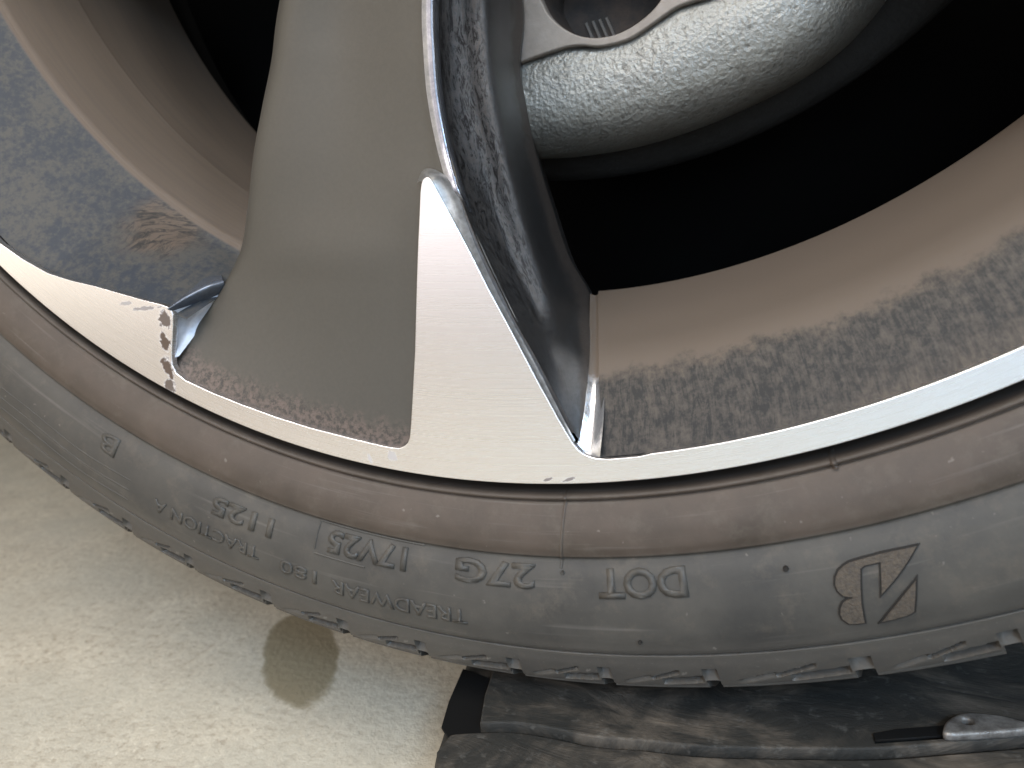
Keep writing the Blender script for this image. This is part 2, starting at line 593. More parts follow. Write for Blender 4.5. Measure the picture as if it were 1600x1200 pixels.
# ------------------------------------------------------------------ spoke
FL = [[Vector(v) / 1000 for v in r] for r in [[[-26.74, 7.68, -51.47], [-27.28, 12.0, -51.19], [-26.29, 15.3, -51.7], [-23.31, 15.3, -53.11], [-23.45, 25.2, -53.05], [-23.62, 34.2, -52.97]], [[-43.81, 7.68, -84.3], [-44.68, 12.0, -83.84], [-43.05, 15.3, -84.68], [-38.18, 15.3, -86.99], [-38.41, 25.2, -86.89], [-38.7, 34.2, -86.76]], [[-60.25, 7.8, -115.94], [-60.67, 15.0, -113.85], [-57.97, 20.5, -114.02], [-51.67, 20.5, -117.71], [-50.48, 37.0, -114.18], [-49.47, 52.0, -110.92]], [[-64.83, 7.5, -125.99], [-65.32, 14.8, -124.8], [-62.68, 20.5, -125.88], [-56.53, 20.5, -130.03], [-56.55, 37.0, -128.03], [-57.77, 53.0, -125.61]], [[-68.81, 7.0, -136.65], [-69.46, 14.2, -136.01], [-66.37, 20.3, -137.56], [-60.18, 20.5, -141.57], [-60.21, 37.0, -139.98], [-61.96, 56.0, -136.62]], [[-71.37, 6.0, -147.78], [-72.02, 13.8, -147.52], [-68.44, 20.8, -149.53], [-63.07, 21.8, -152.93], [-63.5, 39.0, -151.84], [-66.12, 60.0, -149.42]], [[-72.57, 3.5, -160.03], [-73.85, 12.5, -159.72], [-71.35, 21.5, -161.49], [-65.76, 22.8, -164.76], [-66.44, 41.0, -164.53], [-69.05, 64.0, -162.92]], [[-72.78, 1.5, -173.98], [-73.97, 9.5, -174.47], [-73.09, 21.0, -176.88], [-68.0, 23.8, -180.49], [-69.6, 43.0, -181.64], [-71.98, 68.0, -182.01]], [[-72.3, 1.2, -190.65], [-72.81, 7.0, -191.47], [-72.41, 18.2, -193.36], [-69.14, 24.0, -194.71], [-69.81, 42.0, -195.32], [-72.48, 74.0, -195.71]], [[-71.87, 1.2, -197.91], [-71.88, 5.5, -198.73], [-71.25, 13.5, -200.39], [-69.26, 21.0, -201.43], [-68.62, 33.0, -202.1], [-65.32, 34.34, -205.66]], [[-71.08, 1.2, -204.8], [-71.04, 5.0, -205.68], [-69.97, 9.8, -206.99], [-67.59, 12.5, -208.09], [-65.4, 15.0, -209.44], [-63.83, 15.14, -213.74]], [[-70.25, 1.2, -217.08], [-69.81, 2.5, -217.56], [-68.97, 4.0, -218.24], [-68.14, 5.2, -219.19], [-67.36, 6.2, -220.8], [-66.89, 6.9, -222.92]], [[-69.7, 1.0, -226.62], [-69.67, 1.2, -227.21], [-69.68, 1.5, -227.82], [-69.69, 1.8, -228.42], [-69.86, 2.1, -228.98], [-70.06, 2.7, -229.43]]]]
PN = [[Vector(v) / 1000 for v in r] for r in [[[-44.67, 15.0, -37.0], [-42.07, 9.6, -39.92], [-36.87, 10.5, -44.78], [-29.43, 8.4, -49.98], [-27.74, 7.8, -50.94], [-26.74, 7.68, -51.47]], [[-73.16, 15.0, -60.6], [-68.91, 9.6, -65.39], [-60.38, 10.5, -73.34], [-48.2, 8.4, -81.86], [-45.43, 7.8, -83.43], [-43.81, 7.68, -84.3]], [[-104.73, 20.0, -86.75], [-98.01, 11.0, -93.0], [-83.33, 12.5, -101.21], [-66.08, 9.0, -112.22], [-62.41, 8.0, -114.62], [-60.25, 7.8, -115.94]], [[-114.46, 19.0, -99.51], [-107.59, 11.0, -104.8], [-90.13, 12.0, -114.32], [-72.21, 8.5, -124.58], [-67.49, 7.6, -125.33], [-64.83, 7.5, -125.99]], [[-123.23, 18.0, -109.58], [-116.22, 10.5, -114.25], [-95.4, 11.0, -125.26], [-76.51, 8.0, -134.99], [-71.68, 7.1, -135.96], [-68.81, 7.0, -136.65]], [[-131.95, 18.0, -119.21], [-124.41, 10.0, -123.6], [-100.35, 9.8, -135.86], [-79.41, 7.0, -146.02], [-74.04, 6.1, -147.09], [-71.37, 6.0, -147.78]], [[-141.21, 18.0, -130.9], [-133.22, 10.0, -134.8], [-107.72, 8.3, -147.14], [-87.37, 5.6, -156.99], [-77.83, 4.0, -159.87], [-72.57, 3.5, -160.03]], [[-150.46, 18.0, -141.08], [-141.63, 10.0, -144.75], [-114.11, 6.3, -157.24], [-92.22, 4.8, -167.24], [-86.02, 4.0, -170.06], [-81.95, 4.0, -171.94]], [[-157.06, 13.5, -148.26], [-150.33, 9.8, -150.92], [-120.83, 6.0, -165.6], [-96.66, 4.5, -176.11], [-92.16, 4.0, -178.04], [-86.33, 4.0, -180.62]], [[-163.82, 12.0, -152.29], [-157.42, 9.0, -155.12], [-127.52, 5.4, -174.21], [-101.85, 4.0, -186.67], [-98.38, 4.0, -188.12], [-91.56, 4.0, -190.98]], [[-170.12, 9.0, -157.01], [-165.96, 7.2, -159.54], [-132.22, 4.4, -181.86], [-106.87, 3.0, -197.45], [-103.34, 3.0, -198.85], [-98.12, 3.0, -200.91]], [[-174.35, 6.0, -160.25], [-171.81, 5.0, -162.8], [-136.69, 3.0, -189.62], [-112.06, 2.0, -206.48], [-108.46, 2.0, -207.83], [-104.03, 2.0, -209.49]], [[-179.87, 1.2, -165.11], [-178.2, 1.1, -168.89], [-142.66, 1.0, -198.71], [-116.5, 1.0, -214.04], [-113.26, 1.0, -216.14], [-109.65, 1.0, -217.43]]]]
FI = [[Vector(v) / 1000 for v in r] for r in [[[-71.53, 71.3, -195.84], [-68.44, 72.17, -196.83]], [[-65.48, 34.29, -205.59], [-61.88, 33.64, -207.0]], [[-64.24, 15.44, -213.64], [-59.87, 14.59, -215.22]], [[-67.17, 6.81, -222.79], [-61.99, 6.18, -224.94]], [[-70.34, 2.61, -229.3], [-65.47, 0.66, -233.6]], [[-71.0, 1.8, -229.7], [-66.2, 1.2, -234.89]]]]
CRS = [[Vector(v) / 1000 for v in r] for r in [[[-27.88, 7.62, -50.86], [-27.19, 7.38, -51.23], [-26.67, 7.44, -51.51], [-26.59, 8.28, -51.54], [-26.77, 9.72, -51.45]], [[-45.67, 7.62, -83.3], [-44.54, 7.38, -83.91], [-43.68, 7.44, -84.36], [-43.56, 8.28, -84.43], [-43.85, 9.72, -84.28]], [[-62.63, 7.7, -114.24], [-61.22, 7.3, -115.33], [-60.12, 7.4, -116.12], [-59.88, 8.8, -116.07], [-60.09, 11.2, -115.5]], [[-67.25, 7.4, -124.31], [-65.8, 7.0, -125.37], [-64.69, 7.1, -126.15], [-64.47, 8.5, -126.17], [-64.73, 10.9, -125.72]], [[-71.27, 6.9, -135.0], [-69.8, 6.5, -136.02], [-68.67, 6.6, -136.79], [-68.47, 8.0, -136.87], [-68.77, 10.4, -136.55]], [[-73.85, 5.9, -146.16], [-72.36, 5.5, -147.14], [-71.22, 5.6, -147.89], [-71.04, 7.0, -148.04], [-71.37, 9.4, -147.85]], [[-74.84, 4.1, -155.8], [-73.34, 3.7, -156.73], [-72.2, 3.8, -157.46], [-72.03, 5.2, -157.67], [-72.39, 7.6, -157.58]], [[-75.16, 3.7, -159.96], [-73.67, 3.3, -160.88], [-72.53, 3.4, -161.6], [-72.36, 4.8, -161.83], [-72.72, 7.2, -161.79]], [[-76.47, 6.1, -163.66], [-74.95, 5.7, -164.57], [-73.79, 5.8, -165.3], [-73.62, 7.2, -165.56], [-73.98, 9.6, -165.58]]]]
BV = [[Vector(v) / 1000 for v in r] for r in [[[-79.22, 0.4, -154.79], [-80.38, 1.8, -153.99], [-82.39, 4.6, -153.25]], [[-78.4, 0.4, -154.34], [-78.82, 1.8, -152.88], [-80.04, 4.6, -151.44]], [[-77.54, 0.4, -154.59], [-77.42, 1.8, -153.23], [-77.69, 4.4, -151.76]], [[-76.95, 0.4, -155.74], [-75.73, 1.8, -154.93], [-75.1, 4.2, -154.28]], [[-76.8, 0.4, -157.35], [-75.07, 1.8, -157.48], [-73.55, 3.8, -157.82]], [[-76.27, 0.4, -162.05], [-74.63, 1.8, -161.97], [-73.03, 3.8, -162.21]], [[-75.86, 0.4, -167.37], [-74.59, 1.8, -167.3], [-73.23, 3.6, -167.46]], [[-75.14, 0.4, -177.46], [-74.09, 1.8, -177.51], [-72.89, 3.4, -177.46]], [[-74.76, 0.4, -185.19], [-73.87, 1.8, -185.2], [-72.74, 3.2, -185.14]], [[-73.69, 0.4, -197.71], [-73.03, 1.6, -197.65], [-72.05, 2.6, -197.52]], [[-72.85, 0.4, -210.34], [-72.4, 1.2, -210.34], [-71.73, 2.0, -210.25]], [[-71.71, 0.4, -222.76], [-71.34, 1.0, -222.71], [-70.93, 1.5, -222.65]], [[-70.88, 0.4, -228.81], [-70.59, 0.8, -228.68], [-70.22, 1.0, -228.53]]]]
WL = [[Vector(v) / 1000 for v in r] for r in [[[-168.47, 0.5, -151.36], [-165.6, 6.8, -151.11], [-161.42, 11.5, -150.96], [-157.5, 13.5, -150.8]], [[-170.41, 0.4, -154.39], [-169.84, 5.0, -154.25], [-167.98, 8.8, -153.88], [-163.41, 10.8, -154.0]], [[-173.28, 0.4, -158.72], [-172.7, 2.8, -158.11], [-171.63, 5.8, -157.57], [-168.73, 8.2, -157.9]], [[-176.51, 0.3, -163.57], [-176.58, 0.6, -163.6], [-176.08, 1.0, -163.47], [-174.8, 2.2, -163.38]]]]
BR = [[Vector(v) / 1000 for v in r] for r in [[[-168.76, 0.3, -149.98], [-168.01, 0.2, -150.7], [-168.47, 0.5, -151.36]], [[-167.25, 8.02, -146.78], [-164.13, 5.0, -149.07], [-165.6, 6.8, -151.11]], [[-165.22, 16.32, -143.4], [-158.83, 9.5, -148.15], [-161.42, 11.5, -150.96]], [[-162.33, 19.99, -144.35], [-155.94, 13.0, -148.09], [-157.5, 13.5, -150.8]]]]


def make_spoke():
    acc = ([], [], [])
    add_grid(acc, loft(PN, 41, 120))
    # left side wall going back into the wheel
    rows = []
    for r in PN:
        p = r[0]
        back = Vector((p.x * .99, max(p.y + .045, .05), p.z * .99)) + Vector((.006, 0, -.003))
        mid = (p + back) / 2 + Vector((-.0004, 0, 0))
        rows.append([back, mid, p])
    add_grid(acc, loft(rows, 8, 120))
    body = mesh_obj('spoke', *[acc[0], acc[1]], M['panel'], wheel, acc[2])
    acc = ([], [], [])
    add_grid(acc, loft(FL, 56, 160))
    # behind: wall from the outer edge back
    rows = []
    for r in FL:
        p = r[-1]
        back = Vector((p.x * .995, p.y + .03, p.z)) + Vector((-.008, 0, 0))
        rows.append([p, (p + back) / 2, back])
    add_grid(acc, loft(rows, 5, 160))
    # lip running in under the machined edge
    rows = []
    for r in FL[2:]:
        p = r[0]
        rows.append([p + Vector((-.0022, .0016, 0)), p + Vector((-.0010, .0007, 0)), p])
    add_grid(acc, loft(rows, 5, 160))
    mesh_obj('flank', acc[0], acc[1], M['flank'], body, acc[2])
    acc = ([], [], [])
    add_grid(acc, loft(CRS, 25, 120))
    mesh_obj('crease', acc[0], acc[1], M['crease'], body, acc[2])
    acc = ([], [], [])
    add_grid(acc, loft(BV, 7, 90))
    mesh_obj('bevel', acc[0], acc[1], M['bevel'], body, acc[2])
    # fillet between flank and wheel well: a concave round
    rows = []
    for a, b in FI:
        a, b = Vector(a), Vector(b)
        m = (a + b) / 2 + Vector((-.0003, .0007, -.0007))
        rows.append([a, m, b])
    acc = ([], [], [])
    add_grid(acc, loft(rows, 17, 60))
    mesh_obj('fillet', acc[0], acc[1], M['fillet'], body, acc[2])
    acc = ([], [], [])
    add_grid(acc, loft(WL, 14, 30))
    mesh_obj('facet', acc[0], acc[1], M['wall'], body, acc[2])
    acc = ([], [], [])
    G = loft(BR, 14, 24)
    for i in range(14):
        G[i, :, 1] -= .0016 * math.sin(PI * i / 13)
    add_grid(acc, G)
    mesh_obj('edge_round', acc[0], acc[1], M['bar'], body, acc[2])
    return body


def copy_tree(o, parent, rot=None):
    c = o.copy()
    C.objects.link(c)
    c.parent = parent
    if rot is not None:
        c.rotation_euler = (0, rot, 0)
    for ch in list(o.children):
        copy_tree(ch, c)
    return c


spoke = make_spoke()

# pockets: surface between the machined ring and the dark opening


def in_r(th):   # inner radius of the machined ring in the pocket left of the spoke (deg)
    T = [(-95, .2437), (-64.1, .2437), (-60.1, .2417), (-57.5, .2377), (-54.9, .2333), (-51.5, .2290), (-48.3, .2262), (-40, .2230)]
    xs = [a for a, _ in T]
    ys = [b for _, b in T]
    return float(np.interp(th, xs, ys))


def pocket_left():
    n = 150
    V, U, F = [], [], []
    m = 0
    for i in range(n + 1):
        th = -90 + 52 * i / n
        r0 = in_r(-90 + 43.1 * i / n) + .0014
        k = [(r0, .0016), (r0 - .0006, .0024), (r0 + (.2117 - r0) * .35, .0105), (r0 + (.2117 - r0) * .7, .0215), (.2117, .0316)]
        a = prof_spline(k, 15)
        b = [(.2113, .0319), (.2106, .0320)]
        c = prof_spline([(.2100, .0322), (.2070, .040), (.2045, .050), (.2032, .060), (.2031, .0612), (.2034, .0622), (.2040, .080), (.2052, .100), (.2060, .120)], 34)
        P = a + b + c
        m = len(P)
        for j, (r, y) in enumerate(P):
            te = float(np.interp(y, [.0, .024, .034], [-46.9, -46.3, -41]))
            tt = -90 + (te + 90) * i / n
            V.append(pol(r, rad(tt), y))
            U.append((i / n, j / m))
    for i in range(n):
        for j in range(m - 1):
            F.append((i * m + j, i * m + j + 1, (i + 1) * m + j + 1, (i + 1) * m + j))
    return mesh_obj('wheel_well', V, F, M['pocket_l'], wheel, U)


def pocket_right():
    n = 150
    V, U, F = [], [], []
    P = prof_spline([(.2446, .0016), (.2436, .0022), (.2345, .0062), (.2244, .0115), (.2200, .0170), (.2170, .026), (.2135, .040), (.2105, .058), (.2080, .074)], 44) + [(.2083, .0755), (.2130, .078), (.2213, .086)]
    m = len(P)
    ys = [.0010, .0064, .0147, .0338, .0720, .09]
    ts = [-15.98, -15.65, -15.82, -16.90, -19.34, -20.4]
    for i in range(n + 1):
        for j, (r, y) in enumerate(P):
            t0 = float(np.interp(y, ys, ts))
            th = t0 + (26.8 - t0) * i / n
            V.append(pol(r, rad(th), y))
            U.append((i / n, j / m))
    for i in range(n):
        for j in range(m - 1):
            F.append((i * m + j, i * m + j + 1, (i + 1) * m + j + 1, (i + 1) * m + j))
    return mesh_obj('wheel_well', V, F, M['pocket_r'], wheel, U)


pl_ = pocket_left()
pr_ = pocket_right()
for k in (1, 2, 3, 4):
    copy_tree(spoke, wheel, -rad(72 * k))
for k in (1, 2, 3):
    copy_tree(pr_, wheel, -rad(72 * k))
revolve('hub', [(.0, .012), (.030, .012), (.034, .006), (.058, .008), (.066, .016), (.066, .05)], M['panel'], wheel, 64)

# ------------------------------------------------------------------ tyre
tp = prof_spline([(.2462, .0150), (.2490, .0112), (.2508, .0075), (.2524, .0045), (.2531, .0018), (.2538, .0008), (.2545, .0010), (.2549, .0020),
                  (.2556, .0014), (.2580, .0002), (.2620, -.0012), (.2660, -.0016), (.2683, -.0012), (.2690, -.0010), (.2697, -.0004), (.2710, -.0007),
                  (.2750, -.0021), (.2820, -.0030), (.2890, -.0026), (.2935, -.0014), (.2950, -.0007), (.2954, -.0003), (.29575, .0007), (.2962, .0001), (.2968, .0002), (.2970, .00025)], 150)
tyre = revolve('tyre', tp, M['rubber'], wheel, 720)
inner_side = prof_spline([(.3120, .222), (.300, .232), (.28, .236), (.262, .232), (.252, .224)], 14)
revolve('inner_sidewall', inner_side, M['rubber'], tyre, 120)

# shoulder + tread, block by block
tpath = prof_spline([(.2970, .00025), (.3000, .0010), (.3035, .0024), (.3062, .0038), (.3077, .0053), (.3087, .0073), (.3101, .0101), (.3118, .0130), (.3150, .0220)], 90)
tpath += [(.3160, .030), (.3168, .045), (.3175, .070), (.3180, .115), (.3175, .160), (.3168, .190), (.3150, .213), (.3120, .222)]
TP = np.array(tpath)
TN = np.zeros_like(TP)
for i in range(len(TP)):
    a = TP[max(i - 1, 0)]
    b = TP[min(i + 1, len(TP) - 1)]
    d = (b - a) / np.linalg.norm(b - a)
    TN[i] = (d[1], -d[0])
TW = np.concatenate([[0], np.cumsum(np.linalg.norm(np.diff(TP, axis=0), axis=1))]) * 1000


def sm(x, a, b):
    t = min(max((x - a) / (b - a), 0), 1)
    return t * t * (3 - 2 * t)


def relief(s, w, jig):
    h = 0.0
    # open notch between neighbouring blocks
    k = sm(w, 8.0, 8.8) * sm(s, .875, .90) * (1 - sm(s, .985, 1.0))
    h -= 4.8 * k
    # facet falling towards the rim at the end of each block
    e = sm(s, .855, .90) * (1 - sm(s, .975, 1.0)) * (1 - k)
    h -= 2.9 * e * sm(w, 3.4, 4.0) * (1 - min(max((w - 4.0) / 4.2, 0), 1))
    # long slanted slot
    ws = 8.2 - 2.6 * (s - .5)
    e = sm(s, .47, .55) * (1 - sm(s, .80, .855))
    h -= 5.5 * e * (1 - sm(abs(w - ws), 1.15, 1.35))
    # short sipe above it
    ws = 7.0 - 10.0 * (s - .39)
    e = sm(s, .37, .41) * (1 - sm(s, .60, .66))
    h -= 2.6 * e * (1 - sm(abs(w - ws), .5, .7))
    # wedge-shaped facet leading into the slot
    ws = 9.8 - 9.5 * (s - .12)
    e = sm(s, .10, .20) * (1 - sm(s, .34, .40))
    d = w - ws
    if -1.7 < d < .3:
        h -= .9 * e * sm(d, -1.7, -1.3) * (1 - min(max((d + 1.3) / 1.5, 0), 1))
    # low cut along the bottom edge
    ws = 10.9 - 1.6 * s
    e = sm(s, .12, .18) * (1 - sm(s, .42, .50))
    h -= .8 * e * (1 - sm(abs(w - ws), .15, .5))
    # lip that catches the light at the block's lower edge
    if 9.9 < w < 11.8:
        h -= 1.1 * sm(w, 9.9, 10.3) * (1 - min(max((w - 10.3) / 1.3, 0), 1)) * (1 - k)
    # circumferential grooves of the tread (far from the shoulder)
    for g in (44, 92, 140, 182):
        h -= 5.5 * (1 - sm(abs(w - g), 4, 6))
    return h / 1000


blk_cache = {}


def tread_block(t0, t1, jig=0.0):
    key = (round(t1 - t0, 2), jig)
    if key not in blk_cache:
        nu = 65
        m = len(TP)
        V, U, F = [], [], []
        for i in range(nu):
            s = i / (nu - 1)
            th = rad((t1 - t0) * s)
            for j in range(m):
                h = relief(s, TW[j], jig)
                r = TP[j][0] + TN[j][0] * h
                y = TP[j][1] + TN[j][1] * h
                V.append(pol(r, th, y))
                U.append((s, TW[j] / 60))
        for i in range(nu - 1):
            for j in range(m - 1):
                F.append((i * m + j, i * m + j + 1, (i + 1) * m + j + 1, (i + 1) * m + j))
        o = mesh_obj('tread_block', V, F, M['rubber'], tyre, U)
        o.data.set_sharp_from_angle(angle=rad(38))
        blk_cache[key] = o.data
    else:
        o = bpy.data.objects.new('tread_block', blk_cache[key])
        C.objects.link(o)
        o.parent = tyre
    o.rotation_euler = (0, -rad(t0), 0)
    return o


seen = [-62.9, -57.8, -52.7, -47.48, -42.68, -37.0, -31.9, -27.05, -21.66, -16.87, -11.66, -4.86, .94, 6.5]
for a, b in zip(seen, seen[1:]):
    tread_block(a, b)
nrest = 54
step = (360 - (seen[-1] - seen[0])) / nrest
for i in range(nrest):
    tread_block(seen[-1] + i * step, seen[-1] + (i + 1) * step)


# raised moulding on the sidewall
def side_y(r):
    rs = [p[0] for p in tp]
    ys = [p[1] for p in tp]
    return float(np.interp(r, rs, ys))


def wrap_text(name, txt, th_start, th_end, r0, r1, raise_, mat, bold=.012):
    """text whose letters stand with their feet towards the wheel's centre; reads from th_start down to th_end"""
    cu = bpy.data.curves.new(name, 'FONT')
    cu.body = txt
    cu.size = 1
    cu.resolution_u = 3
    cu.offset = bold
    tmp = bpy.data.objects.new(name, cu)
    C.objects.link(tmp)
    dg = bpy.context.evaluated_depsgraph_get()
    me = bpy.data.meshes.new_from_object(tmp.evaluated_get(dg))
    bpy.data.objects.remove(tmp)
    bm = bmesh.new()
    bm.from_mesh(me)
    bmesh.ops.subdivide_edges(bm, edges=[e for e in bm.edges if e.calc_length() > .25], cuts=1)
    xs = [v.co.x for v in bm.verts]
    ys = [v.co.y for v in bm.verts]
    x0, x1, y0, y1 = min(xs), max(xs), min(ys), max(ys)
    res = bmesh.ops.extrude_face_region(bm, geom=list(bm.faces))
    top = {g for g in res['geom'] if isinstance(g, bmesh.types.BMVert)}
    cxs = 0
    for v in bm.verts:
        fx = (v.co.x - x0) / (x1 - x0)
        fy = (v.co.y - y0) / (y1 - y0)
        th = rad(th_start + (th_end - th_start) * fx)
        r = r0 + (r1 - r0) * fy
        lift = raise_ if v in top else -.0003
        v.co = pol(r, th, side_y(r) - lift)
    bmesh.ops.recalc_face_normals(bm, faces=bm.faces)
    bm.to_mesh(me)
    bm.free()
    me.materials.clear()
    me.materials.append(mat)
    o = bpy.data.objects.new(name, me)
    C.objects.link(o)
    o.parent = tyre
    return o


T = M['rubber']
wrap_text('lettering', 'DOT', -12.05, -16.65, .2718, .2792, .00045, T, .035)
wrap_text('lettering', '27G', -20.15, -24.85, .2712, .2776, .00042, T, .03)
wrap_text('lettering', '17V25', -27.9, -33.1, .2712, .2777, .00042, T, .03)
wrap_text('lettering', '1125', -36.9, -41.4, .2737, .2795, .00040, T, .03)
wrap_text('lettering', 'TREADWEAR', -24.2, -32.6, .2856, .2900, .00035, T)
wrap_text('lettering', '180', -33.6, -36.1, .2846, .2890, .00032, T)
wrap_text('lettering', 'TRACTION A', -37.6, -45.5, .2838, .2880, .00032, T)
wrap_text('lettering', 'B', -49.2, -50.6, .2730, .2790, .00035, T)


def strip(name, pts, wid, hgt, mat, closed=False):
    """thin raised rib along (r, theta) points on the sidewall"""
    P = [Vector(pol(r, rad(t), side_y(r))) for r, t in pts]
    n = len(P)
    V, F = [], []
    for i in range(n):
        d = (P[min(i + 1, n - 1)] - P[max(i - 1, 0)]).normalized()
        s = d.cross(Vector((0, 1, 0))).normalized() * wid / 2
        V += [P[i] - s + Vector((0, .0003, 0)), P[i] - s * .5 - Vector((0, hgt, 0)), P[i] + s * .5 - Vector((0, hgt, 0)), P[i] + s + Vector((0, .0003, 0))]
    for i in range(n - 1):
        for j in range(3):
            F.append((4 * i + j, 4 * i + j + 1, 4 * i + 4 + j + 1, 4 * i + 4 + j))
    return mesh_obj(name, V, F, mat, tyre)


strip('mould_seam', [(.2525 + .0002 * k * 1.0, -18.1 - .006 * k) for k in range(0, 98)], .0011, .00035, T)
strip('mould_seam', [(.2519 + .0002 * k, -3.66) for k in range(0, 19)], .0016, .0009, T)
# frame round the date code
bx = [(.2699, t) for t in np.linspace(-26.9, -33.9, 30)] + [(.2699 + k * .0010, -33.9) for k in range(1, 9)]
strip('lettering_frame', bx, .0007, .0003, T)
bx = [(.2792, t) for t in np.linspace(-30.5, -33.9, 14)]
strip('lettering_frame', bx, .0006, .00025, T)


# faint circumferential lines in the lower left of the sidewall, vent nubs, wear mark
for r_ in (.2832, .2868, .2905):
    strip('sidewall_rib', [(r_ + .0004 * math.sin(q * .7), q) for q in np.linspace(-66, -47.5, 60)], .0007, .00013, T)


def nub(r, th, rad_, h, mat):
    V, F = [], []
    k = 10
    P0 = Vector(pol(r, rad(th), side_y(r)))
    for z_, q in ((.0003, 1.0), (-h, .8)):
        for i in range(k):
            a = 2 * PI * i / k
            V.append((P0.x + rad_ * q * math.cos(a), P0.y + z_, P0.z + rad_ * q * math.sin(a)))
    for i in range(k):
        j = (i + 1) % k
        F.append((i, j, k + j, k + i))
    F.append(tuple(range(k, 2 * k)))
    return mesh_obj('vent_nub', V, F, mat, tyre, smooth=False)


nub(.29096, -14.93, .0006, .0007, M['groove'])
nub(.27496, -7.24, .0007, .0008, M['groove'])
nub(.2730, -18.6, .0006, .0006, T)
# emblem: two hatched fields set in a slightly raised border
def field(name, poly, mat, lift, grow=0.0, fine=True):
    th = [rad(t) for _, t in poly]
    rr = [r / 1000 for r, _ in poly]
    cu = bpy.data.curves.new(name, 'CURVE')
    cu.dimensions = '2D'
    cu.fill_mode = 'BOTH'
    cu.extrude = .0003
    cu.offset = grow
    s = cu.splines.new('POLY')
    s.points.add(len(poly) - 1)
    for i, (a, r) in enumerate(zip(th, rr)):
        s.points[i].co = (a * .276, r, 0, 1)
    s.use_cyclic_u = True
    tmp = bpy.data.objects.new(name, cu)
    C.objects.link(tmp)
    me = bpy.data.meshes.new_from_object(tmp.evaluated_get(bpy.context.evaluated_depsgraph_get()))
    bpy.data.objects.remove(tmp)
    for v in me.vertices:
        a, r, z = v.co
        v.co = pol(r, a / .276, side_y(r) - lift - z)
    bm = bmesh.new()
    bm.from_mesh(me)
    bmesh.ops.recalc_face_normals(bm, faces=bm.faces)
    bm.to_mesh(me)
    bm.free()
    me.materials.clear()
    me.materials.append(mat)
    o = bpy.data.objects.new(name, me)
    C.objects.link(o)
    o.parent = tyre
    return o


for poly in [[[275.36, -1.42], [275.27, -2.23], [275.23, -3.01], [275.57, -4.08], [275.74, -4.41], [276.31, -4.72], [277.09, -4.98], [278.36, -5.18], [280.01, -5.3], [281.62, -5.27], [282.94, -5.11], [283.65, -4.73], [283.86, -5.0], [284.49, -5.22], [285.81, -5.4], [287.21, -5.48], [288.54, -5.45], [289.9, -5.24], [290.26, -4.9], [290.27, -4.57], [288.07, -4.52], [285.23, -4.43], [280.79, -4.21], [277.62, -4.01], [277.14, -3.81], [277.05, -3.13], [280.56, -3.33], [284.27, -3.55], [281.47, -2.8], [278.48, -2.09]], [[282.3, -1.96], [286.43, -2.25], [289.62, -2.49], [290.25, -2.75], [290.63, -3.37], [290.86, -3.95], [289.02, -3.57], [287.25, -3.16], [284.64, -2.55]]]:
    b_ = field('emblem_border', poly, M['groove'], .00006, .00028)
    f_ = field('emblem', poly, M['emblem'], .00034, -.0001)
    # fine raised hatching across the field
    th0 = min(t for _, t in poly)
    th1 = max(t for _, t in poly)

# ------------------------------------------------------------------ brake caliper behind the spokes
SEAM = [tuple(v) for v in (np.array([[-83.46, -119.43], [-68.13, -122.45], [-58.65, -124.34], [-51.44, -125.67], [-44.53, -127.3], [-40.05, -129.21], [-35.99, -131.9], [-31.56, -133.6], [-26.91, -134.64], [-22.86, -134.59], [-19.34, -134.27], [-15.64, -133.89], [-11.68, -133.69], [-7.27, -134.55], [-3.12, -135.85], [3.85, -136.78], [13.44, -135.15]]) / 1000)]
HOLE = [tuple(v) for v in (np.array([[-44.9, -109.92], [-45.36, -113.68], [-44.91, -117.38], [-43.28, -121.34], [-40.76, -125.19], [-37.49, -128.25], [-33.82, -130.33], [-29.68, -131.69], [-25.18, -132.1], [-20.56, -131.63], [-16.51, -130.49], [-13.19, -128.22], [-11.35, -123.96], [-12.47, -117.59], [-17.35, -110.79], [-24.92, -105.17], [-33.27, -102.97], [-40.43, -104.57]]) / 1000)]
# its Empty shares the wheel's axis frame, lowered to the casting's own foot
cal = empty('brake_caliper', (0, 0, AX), 'rough cast silver-grey brake caliper seen between the spokes', 'brake caliper', (0, -rad(22), 0))
prof = prof_spline([(.1370, .0640), (.1378, .0600), (.1400, .0582), (.1470, .0570), (.1530, .0580), (.1580, .0612), (.1615, .0665), (.1635, .0740), (.1638, .084), (.1620, .094), (.1560, .102), (.140, .106)], 60)
SRT = sorted((tt, rr_ / 1000) for rr_, tt in [[145.7, -34.95], [137.48, -25.25], [134.86, -19.28], [136.72, -15.26], [137.31, -11.3], [135.66, -8.2], [134.2, -4.99], [135.88, -1.32], [136.83, 1.61], [135.82, 5.68]])
n = 220
V, F, U = [], [], []
m = len(prof)
from mathutils import noise as mn
for i in range(n + 1):
    th = rad(-48 + 68 * i / n)
    taper = 0.0
    d_ = math.degrees(th)
    if d_ > 4:
        taper = (d_ - 4) / 16
    for j, (r, y) in enumerate(prof):
        if r < .155 and y < .075:
            rs = float(np.interp(d_, [a for a, _ in SRT], [b for _, b in SRT])) - .0012
            r = rs + (r - .137) * (.155 - rs) / (.155 - .137)
        p = Vector(pol(r - .012 * taper ** 2, th, y + .016 * taper ** 2))
        q = mn.noise(p * 60) * .0006 + mn.noise(p * 330) * .00012
        V.append((p.x * (1 + q * 3), p.y - q, p.z * (1 + q * 3)))
for i in range(n):
    for j in range(m - 1):
        F.append((i * m + j, i * m + j + 1, (i + 1) * m + j + 1, (i + 1) * m + j))
mesh_obj('casting', V, F, M['cast'], cal)
seam = [tuple(p) for p in cr([(a, 0, b) for a, b in SEAM], 60)[:, (0, 2)]]
